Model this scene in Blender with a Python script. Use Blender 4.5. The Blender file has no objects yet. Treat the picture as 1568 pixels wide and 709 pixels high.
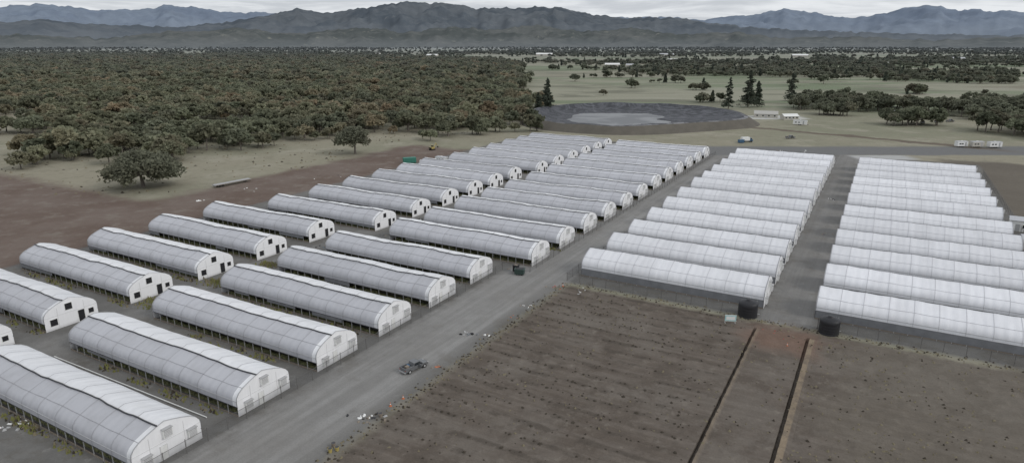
import bpy, math, random
import numpy as np
from mathutils import Vector, noise as mn
random.seed(7); rng=np.random.default_rng(7)
scene=bpy.context.scene
scene.view_settings.view_transform='Standard'; scene.view_settings.look='None'; scene.view_settings.exposure=0
ANG=math.radians(29.4); SA,CA=math.sin(ANG),math.cos(ANG)
def P(s,t,z=0.0): return (s*SA+t*CA, s*CA-t*SA, z)     # site grid (s along the road, t across it) -> world
RZ=-ANG
# ------------------------------------------------------------ node helpers
def newmat(name):
    m=bpy.data.materials.new(name); m.use_nodes=True
    nt=m.node_tree; b=nt.nodes['Principled BSDF']; b.inputs['Specular IOR Level'].default_value=0.2
    return m,nt,b
def setin(nt,sock,v):
    if isinstance(v,bpy.types.NodeSocket): nt.links.new(v,sock)
    elif isinstance(v,(tuple,list)) and len(v)==3 and sock.type=='RGBA': sock.default_value=(*v,1)
    else: sock.default_value=v
def MA(nt,op,a,b=None,c=None,clamp=False):
    n=nt.nodes.new('ShaderNodeMath'); n.operation=op; n.use_clamp=clamp
    setin(nt,n.inputs[0],a)
    if b is not None: setin(nt,n.inputs[1],b)
    if c is not None: setin(nt,n.inputs[2],c)
    return n.outputs[0]
def MIX(nt,f,a,b,blend='MIX'):
    n=nt.nodes.new('ShaderNodeMix'); n.data_type='RGBA'; n.blend_type=blend; n.clamp_factor=True
    setin(nt,n.inputs[0],f); setin(nt,n.inputs[6],a); setin(nt,n.inputs[7],b); return n.outputs[2]
def NOI(nt,vec,scale,detail=4,rough=.55,dist=0):
    n=nt.nodes.new('ShaderNodeTexNoise')
    if vec is not None: nt.links.new(vec,n.inputs['Vector'])
    n.inputs['Scale'].default_value=scale; n.inputs['Detail'].default_value=detail; n.inputs['Roughness'].default_value=rough
    n.inputs['Distortion'].default_value=dist
    return n.outputs[0]
def SS(nt,v,a,b,lo=0.,hi=1.):
    n=nt.nodes.new('ShaderNodeMapRange'); n.interpolation_type='SMOOTHSTEP'
    setin(nt,n.inputs[0],v); n.inputs[1].default_value=a; n.inputs[2].default_value=b; n.inputs[3].default_value=lo; n.inputs[4].default_value=hi
    return n.outputs[0]
def VEC(nt,x,y,z=0.):
    n=nt.nodes.new('ShaderNodeCombineXYZ'); setin(nt,n.inputs[0],x); setin(nt,n.inputs[1],y); setin(nt,n.inputs[2],z); return n.outputs[0]
def POS(nt):
    g=nt.nodes.new('ShaderNodeNewGeometry'); s=nt.nodes.new('ShaderNodeSeparateXYZ'); nt.links.new(g.outputs['Position'],s.inputs[0])
    return g.outputs['Position'],s.outputs[0],s.outputs[1],s.outputs[2]
def OBJC(nt):
    g=nt.nodes.new('ShaderNodeTexCoord'); s=nt.nodes.new('ShaderNodeSeparateXYZ'); nt.links.new(g.outputs['Object'],s.inputs[0])
    return g.outputs['Object'],s.outputs[0],s.outputs[1],s.outputs[2]
def RND(nt): return nt.nodes.new('ShaderNodeObjectInfo').outputs['Random']
def SCALE(nt,col,f):
    n=nt.nodes.new('ShaderNodeVectorMath'); n.operation='SCALE'; setin(nt,n.inputs[0],col); setin(nt,n.inputs['Scale'],f); return n.outputs[0]
def BUMP(nt,b,h,strength=.3,dist=.1):
    n=nt.nodes.new('ShaderNodeBump'); n.inputs['Strength'].default_value=strength; n.inputs['Distance'].default_value=dist
    nt.links.new(h,n.inputs['Height']); nt.links.new(n.outputs[0],b.inputs['Normal'])
def col_s(nt,col):
    n=nt.nodes.new('ShaderNodeRGB'); n.outputs[0].default_value=(*col,1); return n.outputs[0]
def plain(name,col,rough=.6,metal=0.,var=.18,scale=3.,spec=.3):
    m,nt,b=newmat(name); o,_,_,_=OBJC(nt); n=NOI(nt,o,scale,5,.6)
    c=SCALE(nt,col_s(nt,col),MA(nt,'MULTIPLY_ADD',n,2*var,1-var)); nt.links.new(c,b.inputs['Base Color'])
    b.inputs['Roughness'].default_value=rough; b.inputs['Metallic'].default_value=metal; b.inputs['Specular IOR Level'].default_value=spec
    return m
def haze_tint(nt,c,y,a=450,b=6500,mx=.85,col=(.24,.265,.29)):  # aerial haze painted into the base colour, growing with world Y
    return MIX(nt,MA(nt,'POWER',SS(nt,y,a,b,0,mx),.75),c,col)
# ------------------------------------------------------------ materials
def film_mat(name,base,dirt):
    m,nt,b=newmat(name); o,x,y,z=OBJC(nt)
    bay=MA(nt,'FLOOR',MA(nt,'DIVIDE',x,4.2)); wn=nt.nodes.new('ShaderNodeTexWhiteNoise'); wn.noise_dimensions='2D'
    nt.links.new(VEC(nt,bay,RND(nt)),wn.inputs['Vector'])
    v=MA(nt,'MULTIPLY_ADD',wn.outputs[0],.07,.95)
    v=MA(nt,'MULTIPLY',v,MA(nt,'MULTIPLY_ADD',RND(nt),.18,.91))
    st=NOI(nt,VEC(nt,MA(nt,'MULTIPLY',x,1.6),MA(nt,'MULTIPLY',y,.35),MA(nt,'MULTIPLY',z,.35)),1.,5,.65)
    v=MA(nt,'MULTIPLY',v,MA(nt,'MULTIPLY_ADD',st,.20,.90))
    big=NOI(nt,o,.35,3,.5); c=MIX(nt,SS(nt,big,.45,.75,0,.5),base,dirt)
    nt.links.new(SCALE(nt,c,v),b.inputs['Base Color']); b.inputs['Roughness'].default_value=.42; b.inputs['Specular IOR Level'].default_value=.35
    w=nt.nodes.new('ShaderNodeTexWave'); w.inputs['Scale'].default_value=.22; w.inputs['Distortion'].default_value=1.5; nt.links.new(o,w.inputs['Vector'])
    BUMP(nt,b,MA(nt,'ADD',w.outputs[1],st),.35,.12); return m
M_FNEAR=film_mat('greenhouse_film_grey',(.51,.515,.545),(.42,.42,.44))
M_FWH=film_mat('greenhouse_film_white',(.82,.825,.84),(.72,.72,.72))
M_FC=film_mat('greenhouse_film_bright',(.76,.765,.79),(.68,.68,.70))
def end_mat():
    m,nt,b=newmat('greenhouse_end_panel'); o,x,y,z=OBJC(nt)
    n=NOI(nt,VEC(nt,x,MA(nt,'MULTIPLY',y,2.5),MA(nt,'MULTIPLY',z,.5)),1.2,5,.6)
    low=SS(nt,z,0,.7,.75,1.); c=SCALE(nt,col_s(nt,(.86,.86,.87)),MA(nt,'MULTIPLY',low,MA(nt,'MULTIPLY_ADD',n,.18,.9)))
    nt.links.new(c,b.inputs['Base Color']); b.inputs['Roughness'].default_value=.5; return m
M_END=end_mat()
M_FRAME=plain('dark_strap',(.07,.07,.075),.6)
M_SEAM=plain('film_seam',(.36,.36,.375),.6)
M_SEAM2=plain('film_seam_light',(.54,.54,.56),.6)
M_HOLE=plain('dark_opening',(.022,.022,.025),.8)  # solid dark panel, its colour stands for the unlit inside of an opening
M_SCREEN=plain('side_screen',(.21,.215,.225),.7,var=.35,scale=.6)
M_POST=plain('galvanised_post',(.55,.55,.55),.45,.3)
M_LOUV=plain('louvre_grey',(.42,.42,.42),.5)
M_SEAL=plain('panel_joint',(.6,.6,.6),.5)
M_WHITE=plain('white_paint',(.78,.78,.76),.45)
M_BLACK=plain('black_plastic',(.03,.03,.033),.45)
M_TYRE=plain('tyre_rubber',(.025,.025,.025),.85)
M_GLASS=plain('vehicle_glass',(.03,.035,.04),.12,spec=.6)
M_SILV=plain('silver_grey_paint',(.19,.195,.20),.3,.3,var=.05)
M_GREEN=plain('green_paint',(.06,.22,.17),.6)
M_BLUE=plain('blue_paint',(.07,.14,.23),.5)
M_YEL=plain('yellow_paint',(.42,.34,.12),.5)
M_ORG=plain('orange_plastic',(.50,.17,.08),.5)
M_RED=plain('red_plastic',(.38,.08,.06),.5)
M_RUST=plain('weathered_wood',(.25,.21,.17),.8)
M_ROOF=plain('roof_metal',(.5,.51,.53),.5)
M_CREAM=plain('cream_siding',(.50,.48,.43),.6)
M_TEAL=plain('teal_panel',(.40,.62,.62),.4)
M_CONC=plain('concrete_pad',(.45,.44,.41),.8)
def crop_mat():
    m,nt,b=newmat('crop_plants'); p,x,y,z=POS(nt); n=NOI(nt,p,2.2,4,.7)
    c=MIX(nt,SS(nt,n,.35,.65),(.05,.055,.03),(.19,.19,.09)); nt.links.new(c,b.inputs['Base Color']); b.inputs['Roughness'].default_value=.9; return m
M_CROP=crop_mat()
def leaf_mat(name,cols,tr=.4):
    m,nt,b=newmat(name); p,x,y,z=POS(nt); r=RND(nt)
    c=MIX(nt,SS(nt,r,.1,.55),cols[0],cols[1]); c=MIX(nt,SS(nt,r,.78,.98),c,cols[2])
    grove=NOI(nt,p,.010,4,.6); c=MIX(nt,SS(nt,grove,.42,.60,0,.85),c,cols[3])
    wn=nt.nodes.new('ShaderNodeTexWhiteNoise'); wn.noise_dimensions='1D'; nt.links.new(MA(nt,'MULTIPLY',r,91.7),wn.inputs['W'])
    n=NOI(nt,p,.5,4,.65); c=SCALE(nt,c,MA(nt,'MULTIPLY',MA(nt,'MULTIPLY_ADD',n,.6,.7),MA(nt,'MULTIPLY_ADD',wn.outputs[0],.55,.75)))
    c=haze_tint(nt,c,y,260,4600,.82,(.235,.255,.27))
    nt.links.new(c,b.inputs['Base Color']); b.inputs['Roughness'].default_value=.9; b.inputs['Specular IOR Level'].default_value=.05
    t_=nt.nodes.new('ShaderNodeBsdfTranslucent'); nt.links.new(c,t_.inputs[0]); mx=nt.nodes.new('ShaderNodeMixShader'); mx.inputs[0].default_value=tr
    nt.links.new(b.outputs[0],mx.inputs[1]); nt.links.new(t_.outputs[0],mx.inputs[2]); nt.links.new(mx.outputs[0],nt.nodes['Material Output'].inputs[0]); return m
M_OAK=leaf_mat('oak_foliage_autumn',((.285,.250,.175),(.245,.245,.165),(.33,.265,.18),(.215,.232,.160)))
M_OAKG=leaf_mat('oak_foliage_grey',((.195,.19,.14),(.175,.19,.13),(.22,.20,.145),(.195,.205,.15)))
M_PINE=leaf_mat('pine_needles',((.12,.145,.11),(.13,.15,.115),(.12,.14,.10),(.12,.14,.105)))
M_BARK=plain('bark',(.17,.15,.13),.9,var=.3)
# ------------------------------------------------------------ mesh builder
class MB:
    def __init__(s): s.v=[];s.f=[];s.m=[];s.mats=[];s.sm=[]
    def mi(s,mat):
        if mat not in s.mats: s.mats.append(mat)
        return s.mats.index(mat)
    def add(s,vs,fs,mat,smooth=False):
        o=len(s.v); k=s.mi(mat); s.v+=[tuple(a) for a in vs]
        for f in fs: s.f.append([i+o for i in f]); s.m.append(k); s.sm.append(smooth)
    def box(s,x0,x1,y0,y1,z0,z1,mat,tx=0,ty=0):
        vs=[(x0,y0,z0),(x1,y0,z0),(x1,y1,z0),(x0,y1,z0),(x0+tx,y0+ty,z1),(x1-tx,y0+ty,z1),(x1-tx,y1-ty,z1),(x0+tx,y1-ty,z1)]
        s.add(vs,[(3,2,1,0),(4,5,6,7),(0,1,5,4),(1,2,6,5),(2,3,7,6),(3,0,4,7)],mat)
    def prism(s,pf,y0,y1,mat,inset=0):
        n=len(pf); vs=[(x,y0,z) for x,z in pf]+[(x,y1,z) for x,z in pf]
        s.add(vs,[list(range(n)),list(range(2*n-1,n-1,-1))]+[(i,i+n,(i+1)%n+n,(i+1)%n) for i in range(n)],mat)
    def tube(s,a,b,r0,r1,seg,mat,cap=True,smooth=True):
        a=Vector(a);b=Vector(b);d=(b-a).normalized(); u=d.orthogonal().normalized(); w=d.cross(u)
        vs=[]
        for q,r in((a,r0),(b,r1)):
            for i in range(seg):
                an=2*math.pi*i/seg; vs.append(q+u*math.cos(an)*r+w*math.sin(an)*r)
        fs=[(i,(i+1)%seg,(i+1)%seg+seg,i+seg) for i in range(seg)]
        s.add(vs,fs,mat,smooth)
        if cap: s.add(vs,[list(range(seg))[::-1],list(range(seg,2*seg))],mat)
    def mesh(s,name):
        me=bpy.data.meshes.new(name); me.from_pydata(s.v,[],s.f)
        for m in s.mats: me.materials.append(m)
        me.polygons.foreach_set('material_index',s.m); me.polygons.foreach_set('use_smooth',s.sm); me.update(); return me
    def obj(s,name,loc=(0,0,0),rz=0.,bevel=0.,sc=1.):
        o=bpy.data.objects.new(name,s.mesh(name)); o.location=loc; o.rotation_euler=(0,0,rz); o.scale=(sc,sc,sc); scene.collection.objects.link(o)
        if bevel:
            b=o.modifiers.new('bevel','BEVEL'); b.width=bevel; b.segments=2; b.limit_method='ANGLE'
        return o
def linkmesh(name,me,loc,rz=0.,sc=(1,1,1)):
    o=bpy.data.objects.new(name,me); o.location=loc; o.rotation_euler=(0,0,rz); o.scale=sc; scene.collection.objects.link(o); return o
# ------------------------------------------------------------ greenhouses
W=9.2
def gh_mesh(kind,L,seed):
    b=MB(); rd=random.Random(seed); AB=kind in 'AB'
    z0=1.5 if AB else 1.75; SM=M_SEAM if AB else M_SEAM2
    half=[(0,z0),(0,2.35),(.10,2.9),(.5,3.45),(1.2,3.95),(2.3,4.42),(3.6,4.86),(4.6,5.14)]
    prof=half+[(W-y,z) for y,z in half[-2::-1]]
    n=len(prof); NX=44
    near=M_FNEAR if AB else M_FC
    def zoff(x,i):
        w=(prof[i][1]-z0)/3.6; e=min(1,min(x,L-x)/3.0)
        bay=math.sin(math.pi*x/(L/10))**2
        amp=.42 if AB else .16
        lowf=mn.noise(Vector((x*.09,seed*3.1,0)))*amp+mn.noise(Vector((x*.4,seed*7.,i*.4)))*.08
        return w*(e*(lowf-.08*bay))
    vs=[]
    for k in range(NX+1):
        x=L*k/NX
        for i,(y,z) in enumerate(prof): vs.append((x,y,z+zoff(x,i)))
    fn,fw=[],[]
    for k in range(NX):
        for i in range(n-1):
            q=(k*n+i,(k+1)*n+i,(k+1)*n+i+1,k*n+i+1)
            xm=L*(k+.5)/NX
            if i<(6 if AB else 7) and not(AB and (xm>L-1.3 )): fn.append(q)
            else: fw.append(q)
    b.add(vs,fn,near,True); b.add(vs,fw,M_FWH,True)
    def strip(x0,w,mat,up,i0=0,i1=None):
        i1=i1 or n; v2=[]
        for i in range(i0,i1):
            y,z=prof[i]; cy=(y-4.6)/4.6
            for xx in(x0,x0+w): v2.append((xx,y+cy*up,z+zoff(x0+w/2,i)+up))
        m=i1-i0; b.add(v2,[(2*i,2*i+1,2*i+3,2*i+2) for i in range(m-1)],mat,True)
    for j in range(1,10): strip(L*j/10-.04+rd.uniform(-.1,.1),.08,SM,.03)
    for j in (0.,L-.16): strip(j,.16,M_SEAM if not AB else M_LOUV,.05)
    segs=[(4,SM,.03,.03,0)]
    if AB: segs+=[(6,M_FRAME,.10,.10,rd.choice((.05,.25)))]
    else: segs+=[(7,M_FRAME,.04,.08,.03)]
    for idx,mat,r,up,jt in segs:
        pts=[(L*k/NX,prof[idx][0]+(mn.noise(Vector((k*.15,seed,7)))*.5*jt*4 if idx==6 else 0)*.4,prof[idx][1]+zoff(L*k/NX,idx)+up+rd.uniform(0,jt)*.4) for k in range(NX+1)]
        for a,c in zip(pts[:-1],pts[1:]): b.tube(a,c,r,r,4,mat,cap=False)
    b.tube((0,0,2.35),(L,-.0,2.35),.05,.05,4,M_POST,cap=False)
    for y in(0,W):
        b.tube((0,y,z0),(L,y,z0),.07,.07,5,M_FRAME if AB else M_POST)
        b.box(0.05,L-.05,y-.03,y+.03,0,.28,M_RUST)
        np_=int(L/2.1)
        for j in range(1,np_): b.box(L*j/np_-.045,L*j/np_+.045,y-.045,y+.045,0,z0+.05,M_POST)
        if not AB:
            xs=[0.1+(L-.2)*j/30 for j in range(31)]
            v2=[]
            for xx in xs: v2+= [(xx,y+(.07 if y else -.07)+rd.uniform(-.03,.03),.25),(xx,y+(.07 if y else -.07),z0)]
            b.add(v2,[(2*i,2*i+2,2*i+3,2*i+1) for i in range(30)],M_SCREEN)
        else:
            xa=0.1
            while xa<L-2:
                ln=rd.uniform(3,9); xb=min(L-.1,xa+ln)
                if rd.random()<.3: b.box(xa,xb,y-.09,y-.06,rd.uniform(.6,1.1),z0-.05,M_SCREEN)
                xa=xb
    for x,sg in((0.02,-1),(L-.02,1)):
        poly=[(x,0,0)]+[(x,y,z) for y,z in prof]+[(x,W,0)]
        b.add(poly,[list(range(len(poly)))[::sg]],M_END)
    X=L-.02
    for y in(2.3,6.9): b.box(X,X+.03,y-.025,y+.025,.05,3.9,M_SEAL)
    b.box(X,X+.035,.1,W-.1,2.45,2.49,M_SEAL)
    def vent(y,z,s,k2):
        if k2=='A':
            b.box(X-.3,X+.06,y-s-.08,y+s+.08,z-s-.08,z+s+.08,M_WHITE); b.box(X+.05,X+.075,y-s,y+s,z-s,z+s,M_HOLE)
        else:
            b.box(X-.2,X+.45,y-s,y+s,z-s,z+s,M_WHITE)
            b.box(X+.45,X+.46,y-s+.08,y+s-.08,z-s+.08,z+s-.08,M_LOUV)
            for q in range(5): b.box(X+.46,X+.50,y-s+.1,y+s-.1,z-s+.12+q*(2*s-.2)/5,z-s+.12+q*(2*s-.2)/5+.09,M_SEAL)
            b.box(X-.2,X+.6,y-s-.05,y+s+.05,z+s,z+s+.06,M_LOUV)
    if kind=='A':
        vent(4.3,3.6,.6,'A'); vent(1.5,1.4,.6,'A'); b.box(X,X+.06,5.6,6.9,0,2.3,M_WHITE); b.box(X+.05,X+.075,5.7,6.8,.05,2.2,M_HOLE); vent(8.0,1.5,.45,'A')
    else:
        vent(4.6,3.65,.6,'B'); vent(7.8,1.8,.6,'B'); vent(1.7,1.25,.6,'B')
        b.box(X,X+.05,3.5,4.5,.02,2.05,M_SEAL); b.box(X+.045,X+.07,3.58,4.42,.08,1.98,M_WHITE)
    for j in range(1,10):
        xx=L*j/10
        for y in(3.0,6.2): b.box(xx-.04,xx+.04,y-.04,y+.04,0,3.9,M_POST)
    for yb in(1.0,2.8,4.6,6.4,8.1):
        m=46; v2=[]
        for k in range(m+1):
            xx=1+(L-2)*k/m; h=.25+.75*abs(mn.noise(Vector((xx*.8,yb*2,seed))))*1.6; w=.45
            v2+=[(xx,yb-w,0.02),(xx,yb-w*.7,h*.8),(xx,yb,h),(xx,yb+w*.7,h*.75),(xx,yb+w,0.02)]
        b.add(v2,[(5*k+i,5*k+5+i,5*k+6+i,5*k+1+i) for k in range(m) for i in range(4)],M_CROP)
    return b.mesh('greenhouse_'+kind)
LB,LA,LC,LD=42.1,42.1,38.6,39.2
ghm={k:[gh_mesh(k,L,i*5+ord(k)) for i in range(5)] for k,L in(('A',LA),('B',LB),('C',LC),('D',LD))}
def put(kind,far_s,tright,L,i):
    me=ghm[kind][i%5]; x,y,_=P(far_s-W,tright-L)
    o=linkmesh('greenhouse',me,(x,y,0),RZ+random.uniform(-.003,.003),(1,1,random.uniform(.97,1.03))); return o
Bf=[45.4,60.2,75.0,89.8,104.6,119.4]; g2=[136.2+15.0*k for k in range(6)]; g3=[229.1+14.6*k for k in range(6)]
for i,s in enumerate(Bf): put('B',s,-72.3,LB,i)
for i,s in enumerate(g2): put('B',s,-66.3,LB,i+1)
for i,s in enumerate(g3): put('B',s,-67.0,LB,i+2)
Af=[47.5,61.8,77.2,92.2,108.,124.5]
for i,s in enumerate(Af): put('A',s,-125.3,LA,i)
for i,s in enumerate([141,157.5,173,188,202,216]): put('A',s,-117.5,LA,i+3)
for i,s in enumerate([233,248.5,263,277,291,304]): put('A',s,-114.8,LA,i+1)
for i,s in enumerate(g2): put('C',s,-15.3,LC,i); put('D',s,33.0,LD,i+2)
for i,s in enumerate(g3): put('C',s,-15.5,LC,i+1); put('D',s,33.0,LD,i+3)
# ------------------------------------------------------------ ground sheet
def lines(segs):
    out=[]
    for a,b,st in segs:
        out+=list(np.arange(a,b,st))
    return out
T=sorted(set([round(v,3) for v in [-30000,-12000,-5000,-2500,-1200,-600,-350]+lines([(-220,-55,11),(-55,46,.8)])+[-15.35,-15.28,-14.88,-14.8,-14.4,-6.5,-6.42,-6.0,-5.92,-5.6,-5.2]+[60,120,250,600,1200,2500,5000,12000,30000]]))
S=sorted(set([round(v,3) for v in [-30000,-5000,-1000,-200,-50]+lines([(0,42,7),(42,121,.55),(122,340,12)])+[400,550,800,1200,2000,4000,8000,16000,34000]]))
def gz(s,t):
    if s<121 and t>-54.5 and t<60 and s>40:
        e=min(1,(121-s)/3,(t+54.5)/2)
        fa=.05+.07*max(0,min(1,.5+mn.noise(Vector((s*.05,t*.05,12)))*1.6))
        z=e*(mn.noise(Vector((s*.5,t*.5,0)))*.14+mn.noise(Vector((s*1.7,t*.9,3)))*.11+fa*math.cos(2*math.pi*(s+.6*mn.noise(Vector((t*.08,s*.1,8))))/3.3))
        if s<117:
            if -15.30<t<-14.85: z=-.7
            elif -14.85<=t<-14.3: z+=.12+.1*mn.noise(Vector((s*.8,0,0)))
            if -6.45<t<-5.98: z=-.7
            elif -5.98<=t<-5.1: z+=.24+.18*mn.noise(Vector((s*.8,0,4)))
        return z
    return 0.
vs=[]
for s in S:
    for t in T: vs.append(P(s,t,gz(s,t)))
nT=len(T); fs=[(i*nT+j,i*nT+j+1,(i+1)*nT+j+1,(i+1)*nT+j) for i in range(len(S)-1) for j in range(nT-1)]
m,nt,b=newmat('ground_surface'); p,X,Y,Z=POS(nt)
s=MA(nt,'ADD',MA(nt,'MULTIPLY',X,SA),MA(nt,'MULTIPLY',Y,CA)); t=MA(nt,'SUBTRACT',MA(nt,'MULTIPLY',X,CA),MA(nt,'MULTIPLY',Y,SA))
nbig=NOI(nt,p,.006,5,.6); nmid=NOI(nt,p,.05,5,.6); nsm=NOI(nt,p,.45,5,.65); nfi=NOI(nt,p,4.,4,.7); nm3=NOI(nt,p,.14,6,.7)
sd=MA(nt,'ADD',s,MA(nt,'MULTIPLY_ADD',nmid,14,-7)); sd=MA(nt,'ADD',sd,MA(nt,'MULTIPLY_ADD',nsm,4,-2))
nmid2=NOI(nt,VEC(nt,Y,X),.06,5,.6)
td=MA(nt,'ADD',t,MA(nt,'MULTIPLY_ADD',nmid2,16,-8)); td=MA(nt,'ADD',td,MA(nt,'MULTIPLY_ADD',nsm,4,-2))
ss=MA(nt,'ADD',s,MA(nt,'MULTIPLY_ADD',nsm,2.8,-1.4)); ts=MA(nt,'ADD',t,MA(nt,'MULTIPLY_ADD',nsm,2.8,-1.4))
def rect(sv,tv,s0,s1,t0,t1,e):
    a=MA(nt,'MULTIPLY',SS(nt,sv,s0-e,s0+e),SS(nt,sv,s1+e,s1-e)); c=MA(nt,'MULTIPLY',SS(nt,tv,t0-e,t0+e),SS(nt,tv,t1+e,t1-e)); return MA(nt,'MULTIPLY',a,c)
grass=MIX(nt,SS(nt,nbig,.38,.62),(.29,.268,.205),(.235,.235,.17))
grass=MIX(nt,SS(nt,nmid,.48,.66,0,.7),grass,(.335,.315,.25)); grass=MIX(nt,SS(nt,nm3,.52,.64,0,.55),grass,(.205,.19,.14))
pn=NOI(nt,VEC(nt,MA(nt,'MULTIPLY',X,.0018),MA(nt,'MULTIPLY',Y,.0042)),1.,6,.6,.8)
pn2=NOI(nt,VEC(nt,MA(nt,'MULTIPLY',X,.006),MA(nt,'MULTIPLY',Y,.02)),1.,6,.65,.6)
past=MIX(nt,SS(nt,pn,.42,.52),(.185,.218,.142),(.29,.285,.22)); past=MIX(nt,SS(nt,pn,.56,.64),past,(.235,.22,.17)); past=MIX(nt,SS(nt,pn2,.50,.60,0,.8),past,(.165,.165,.125)); past=MIX(nt,SS(nt,pn2,.42,.34,0,.6),past,(.35,.335,.28))
c=MIX(nt,MA(nt,'MULTIPLY',SS(nt,Y,420,560),SS(nt,X,-80,60)),grass,past)
c=MIX(nt,SS(nt,Y,1500,1900),c,past)
brown=MIX(nt,SS(nt,nmid,.35,.65),(.145,.108,.089),(.18,.143,.122)); brown=MIX(nt,SS(nt,nm3,.5,.66,0,.7),brown,(.225,.195,.165))
c=MIX(nt,rect(sd,td,-200,262,-206,-150,4),c,brown); c=MIX(nt,rect(sd,td,-300,122,-330,-150,5),c,brown)
c=MIX(nt,rect(sd,td,90,345,25,75,5),c,MIX(nt,nmid,(.12,.105,.088),(.18,.16,.13)))
yard=MIX(nt,SS(nt,nmid,.35,.65),(.15,.146,.138),(.195,.19,.18)); yard=MIX(nt,SS(nt,nm3,.5,.62,0,.6),yard,(.13,.12,.104)); yard=MIX(nt,SS(nt,nsm,.58,.72,0,.5),yard,(.25,.245,.235))
c=MIX(nt,rect(sd,ts,-60,322,-172,-54.5,1.5),c,yard); c=MIX(nt,rect(ss,ts,121.5,335,-60,38,1.2),c,yard)
trk=NOI(nt,VEC(nt,MA(nt,'MULTIPLY',t,.55),MA(nt,'MULTIPLY',s,.02)),1.,4,.6)
road=MIX(nt,SS(nt,trk,.35,.65),(.225,.22,.21),(.285,.28,.27)); road=MIX(nt,SS(nt,nmid,.45,.7,0,.5),road,(.215,.205,.19)); road=MIX(nt,SS(nt,nm3,.55,.68,0,.5),road,(.19,.18,.165))
c=MIX(nt,rect(ss,ts,-100,330,-70.5,-57,1.8),c,road); c=MIX(nt,rect(ss,ts,118,330,-65,-54.6,1.),c,road)
c=MIX(nt,rect(ss,ts,121,335,-15.2,-6.3,.5),c,MIX(nt,.5,road,yard)); c=MIX(nt,rect(ss,ts,20,315,-122,-116,1.5),c,MIX(nt,.6,road,yard))
xr=MA(nt,'ADD',Y,MA(nt,'MULTIPLY_ADD',nmid,8,-4)); cross=MA(nt,'MULTIPLY',MA(nt,'MULTIPLY',SS(nt,xr,296,300),SS(nt,xr,328,320)),MA(nt,'MULTIPLY',SS(nt,X,60,80),SS(nt,X,420,330)))
c=MIX(nt,cross,c,(.175,.175,.172))
trail=MA(nt,'ABSOLUTE',MA(nt,'ADD',MA(nt,'SUBTRACT',Y,MA(nt,'MULTIPLY_ADD',X,-.95,538)),MA(nt,'MULTIPLY_ADD',nmid,30,-15)))
c=MIX(nt,MA(nt,'MULTIPLY',SS(nt,trail,7,3),MA(nt,'MULTIPLY',SS(nt,X,135,150),SS(nt,X,245,225))),c,(.15,.125,.10))
patch=MA(nt,'MULTIPLY',MA(nt,'MULTIPLY',SS(nt,xr,284,287),SS(nt,xr,299,296)),MA(nt,'MULTIPLY',SS(nt,X,152,156),SS(nt,X,184,176))); c=MIX(nt,patch,c,(.42,.42,.41))
pad=MA(nt,'MULTIPLY',MA(nt,'MULTIPLY',SS(nt,xr,440,445),SS(nt,xr,470,462)),MA(nt,'MULTIPLY',SS(nt,X,155,160),SS(nt,X,205,196))); c=MIX(nt,pad,c,(.5,.5,.47))
row=NOI(nt,VEC(nt,MA(nt,'MULTIPLY',t,.06),MA(nt,'MULTIPLY',s,.75)),1.,5,.65)
soil=MIX(nt,SS(nt,row,.35,.65),(.120,.100,.083),(.158,.135,.115)); soil=MIX(nt,SS(nt,nmid,.42,.66,0,.75),soil,(.175,.155,.134)); soil=MIX(nt,SS(nt,nm3,.48,.62,0,.7),soil,(.104,.086,.071)); soil=MIX(nt,SS(nt,nsm,.55,.72,0,.5),soil,(.21,.188,.16))
ph=MA(nt,'COSINE',MA(nt,'MULTIPLY',MA(nt,'ADD',s,MA(nt,'MULTIPLY_ADD',nm3,2.6,-1.3)),2*math.pi/3.3))
fur=MA(nt,'MULTIPLY',SS(nt,ph,.1,.95),SS(nt,NOI(nt,VEC(nt,MA(nt,'MULTIPLY',t,.25),MA(nt,'MULTIPLY',s,.25)),1.,4,.65),.42,.60,.0,.7))
soil=MIX(nt,MA(nt,'MULTIPLY',fur,SS(nt,t,-10,-22)),soil,(.085,.072,.06))
east=SS(nt,td,-6,4,0,.45); soil=MIX(nt,east,soil,(.165,.148,.122))
c=MIX(nt,rect(ss,ts,-100,120,-54.3,300,1.3),c,soil)
red=MA(nt,'MULTIPLY',rect(sd,td,110,120,-15,-4,3.),.7); c=MIX(nt,red,c,(.19,.122,.092))
spn=SS(nt,nsm,.35,.55,.45,1.)
sp=MA(nt,'MULTIPLY',MA(nt,'ADD',rect(s,t,30,117,-5.98,-5.15,.12),MA(nt,'MULTIPLY',rect(s,t,30,117,-14.85,-14.4,.12),.5),clamp=True),spn); c=MIX(nt,sp,c,(.25,.20,.145))
c=SCALE(nt,c,MA(nt,'MULTIPLY',MA(nt,'MULTIPLY_ADD',nfi,.5,.75),MA(nt,'MULTIPLY_ADD',nsm,.35,.82)))
c=haze_tint(nt,c,Y,900,8000,.8,(.30,.325,.345))
nt.links.new(c,b.inputs['Base Color']); b.inputs['Roughness'].default_value=.95; b.inputs['Specular IOR Level'].default_value=.1
BUMP(nt,b,MA(nt,'ADD',nsm,MA(nt,'MULTIPLY',nfi,.4)),.6,.25)
me=bpy.data.meshes.new('ground'); me.from_pydata(vs,[],fs); me.materials.append(m); me.update()
go=bpy.data.objects.new('ground',me); scene.collection.objects.link(go)
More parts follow.
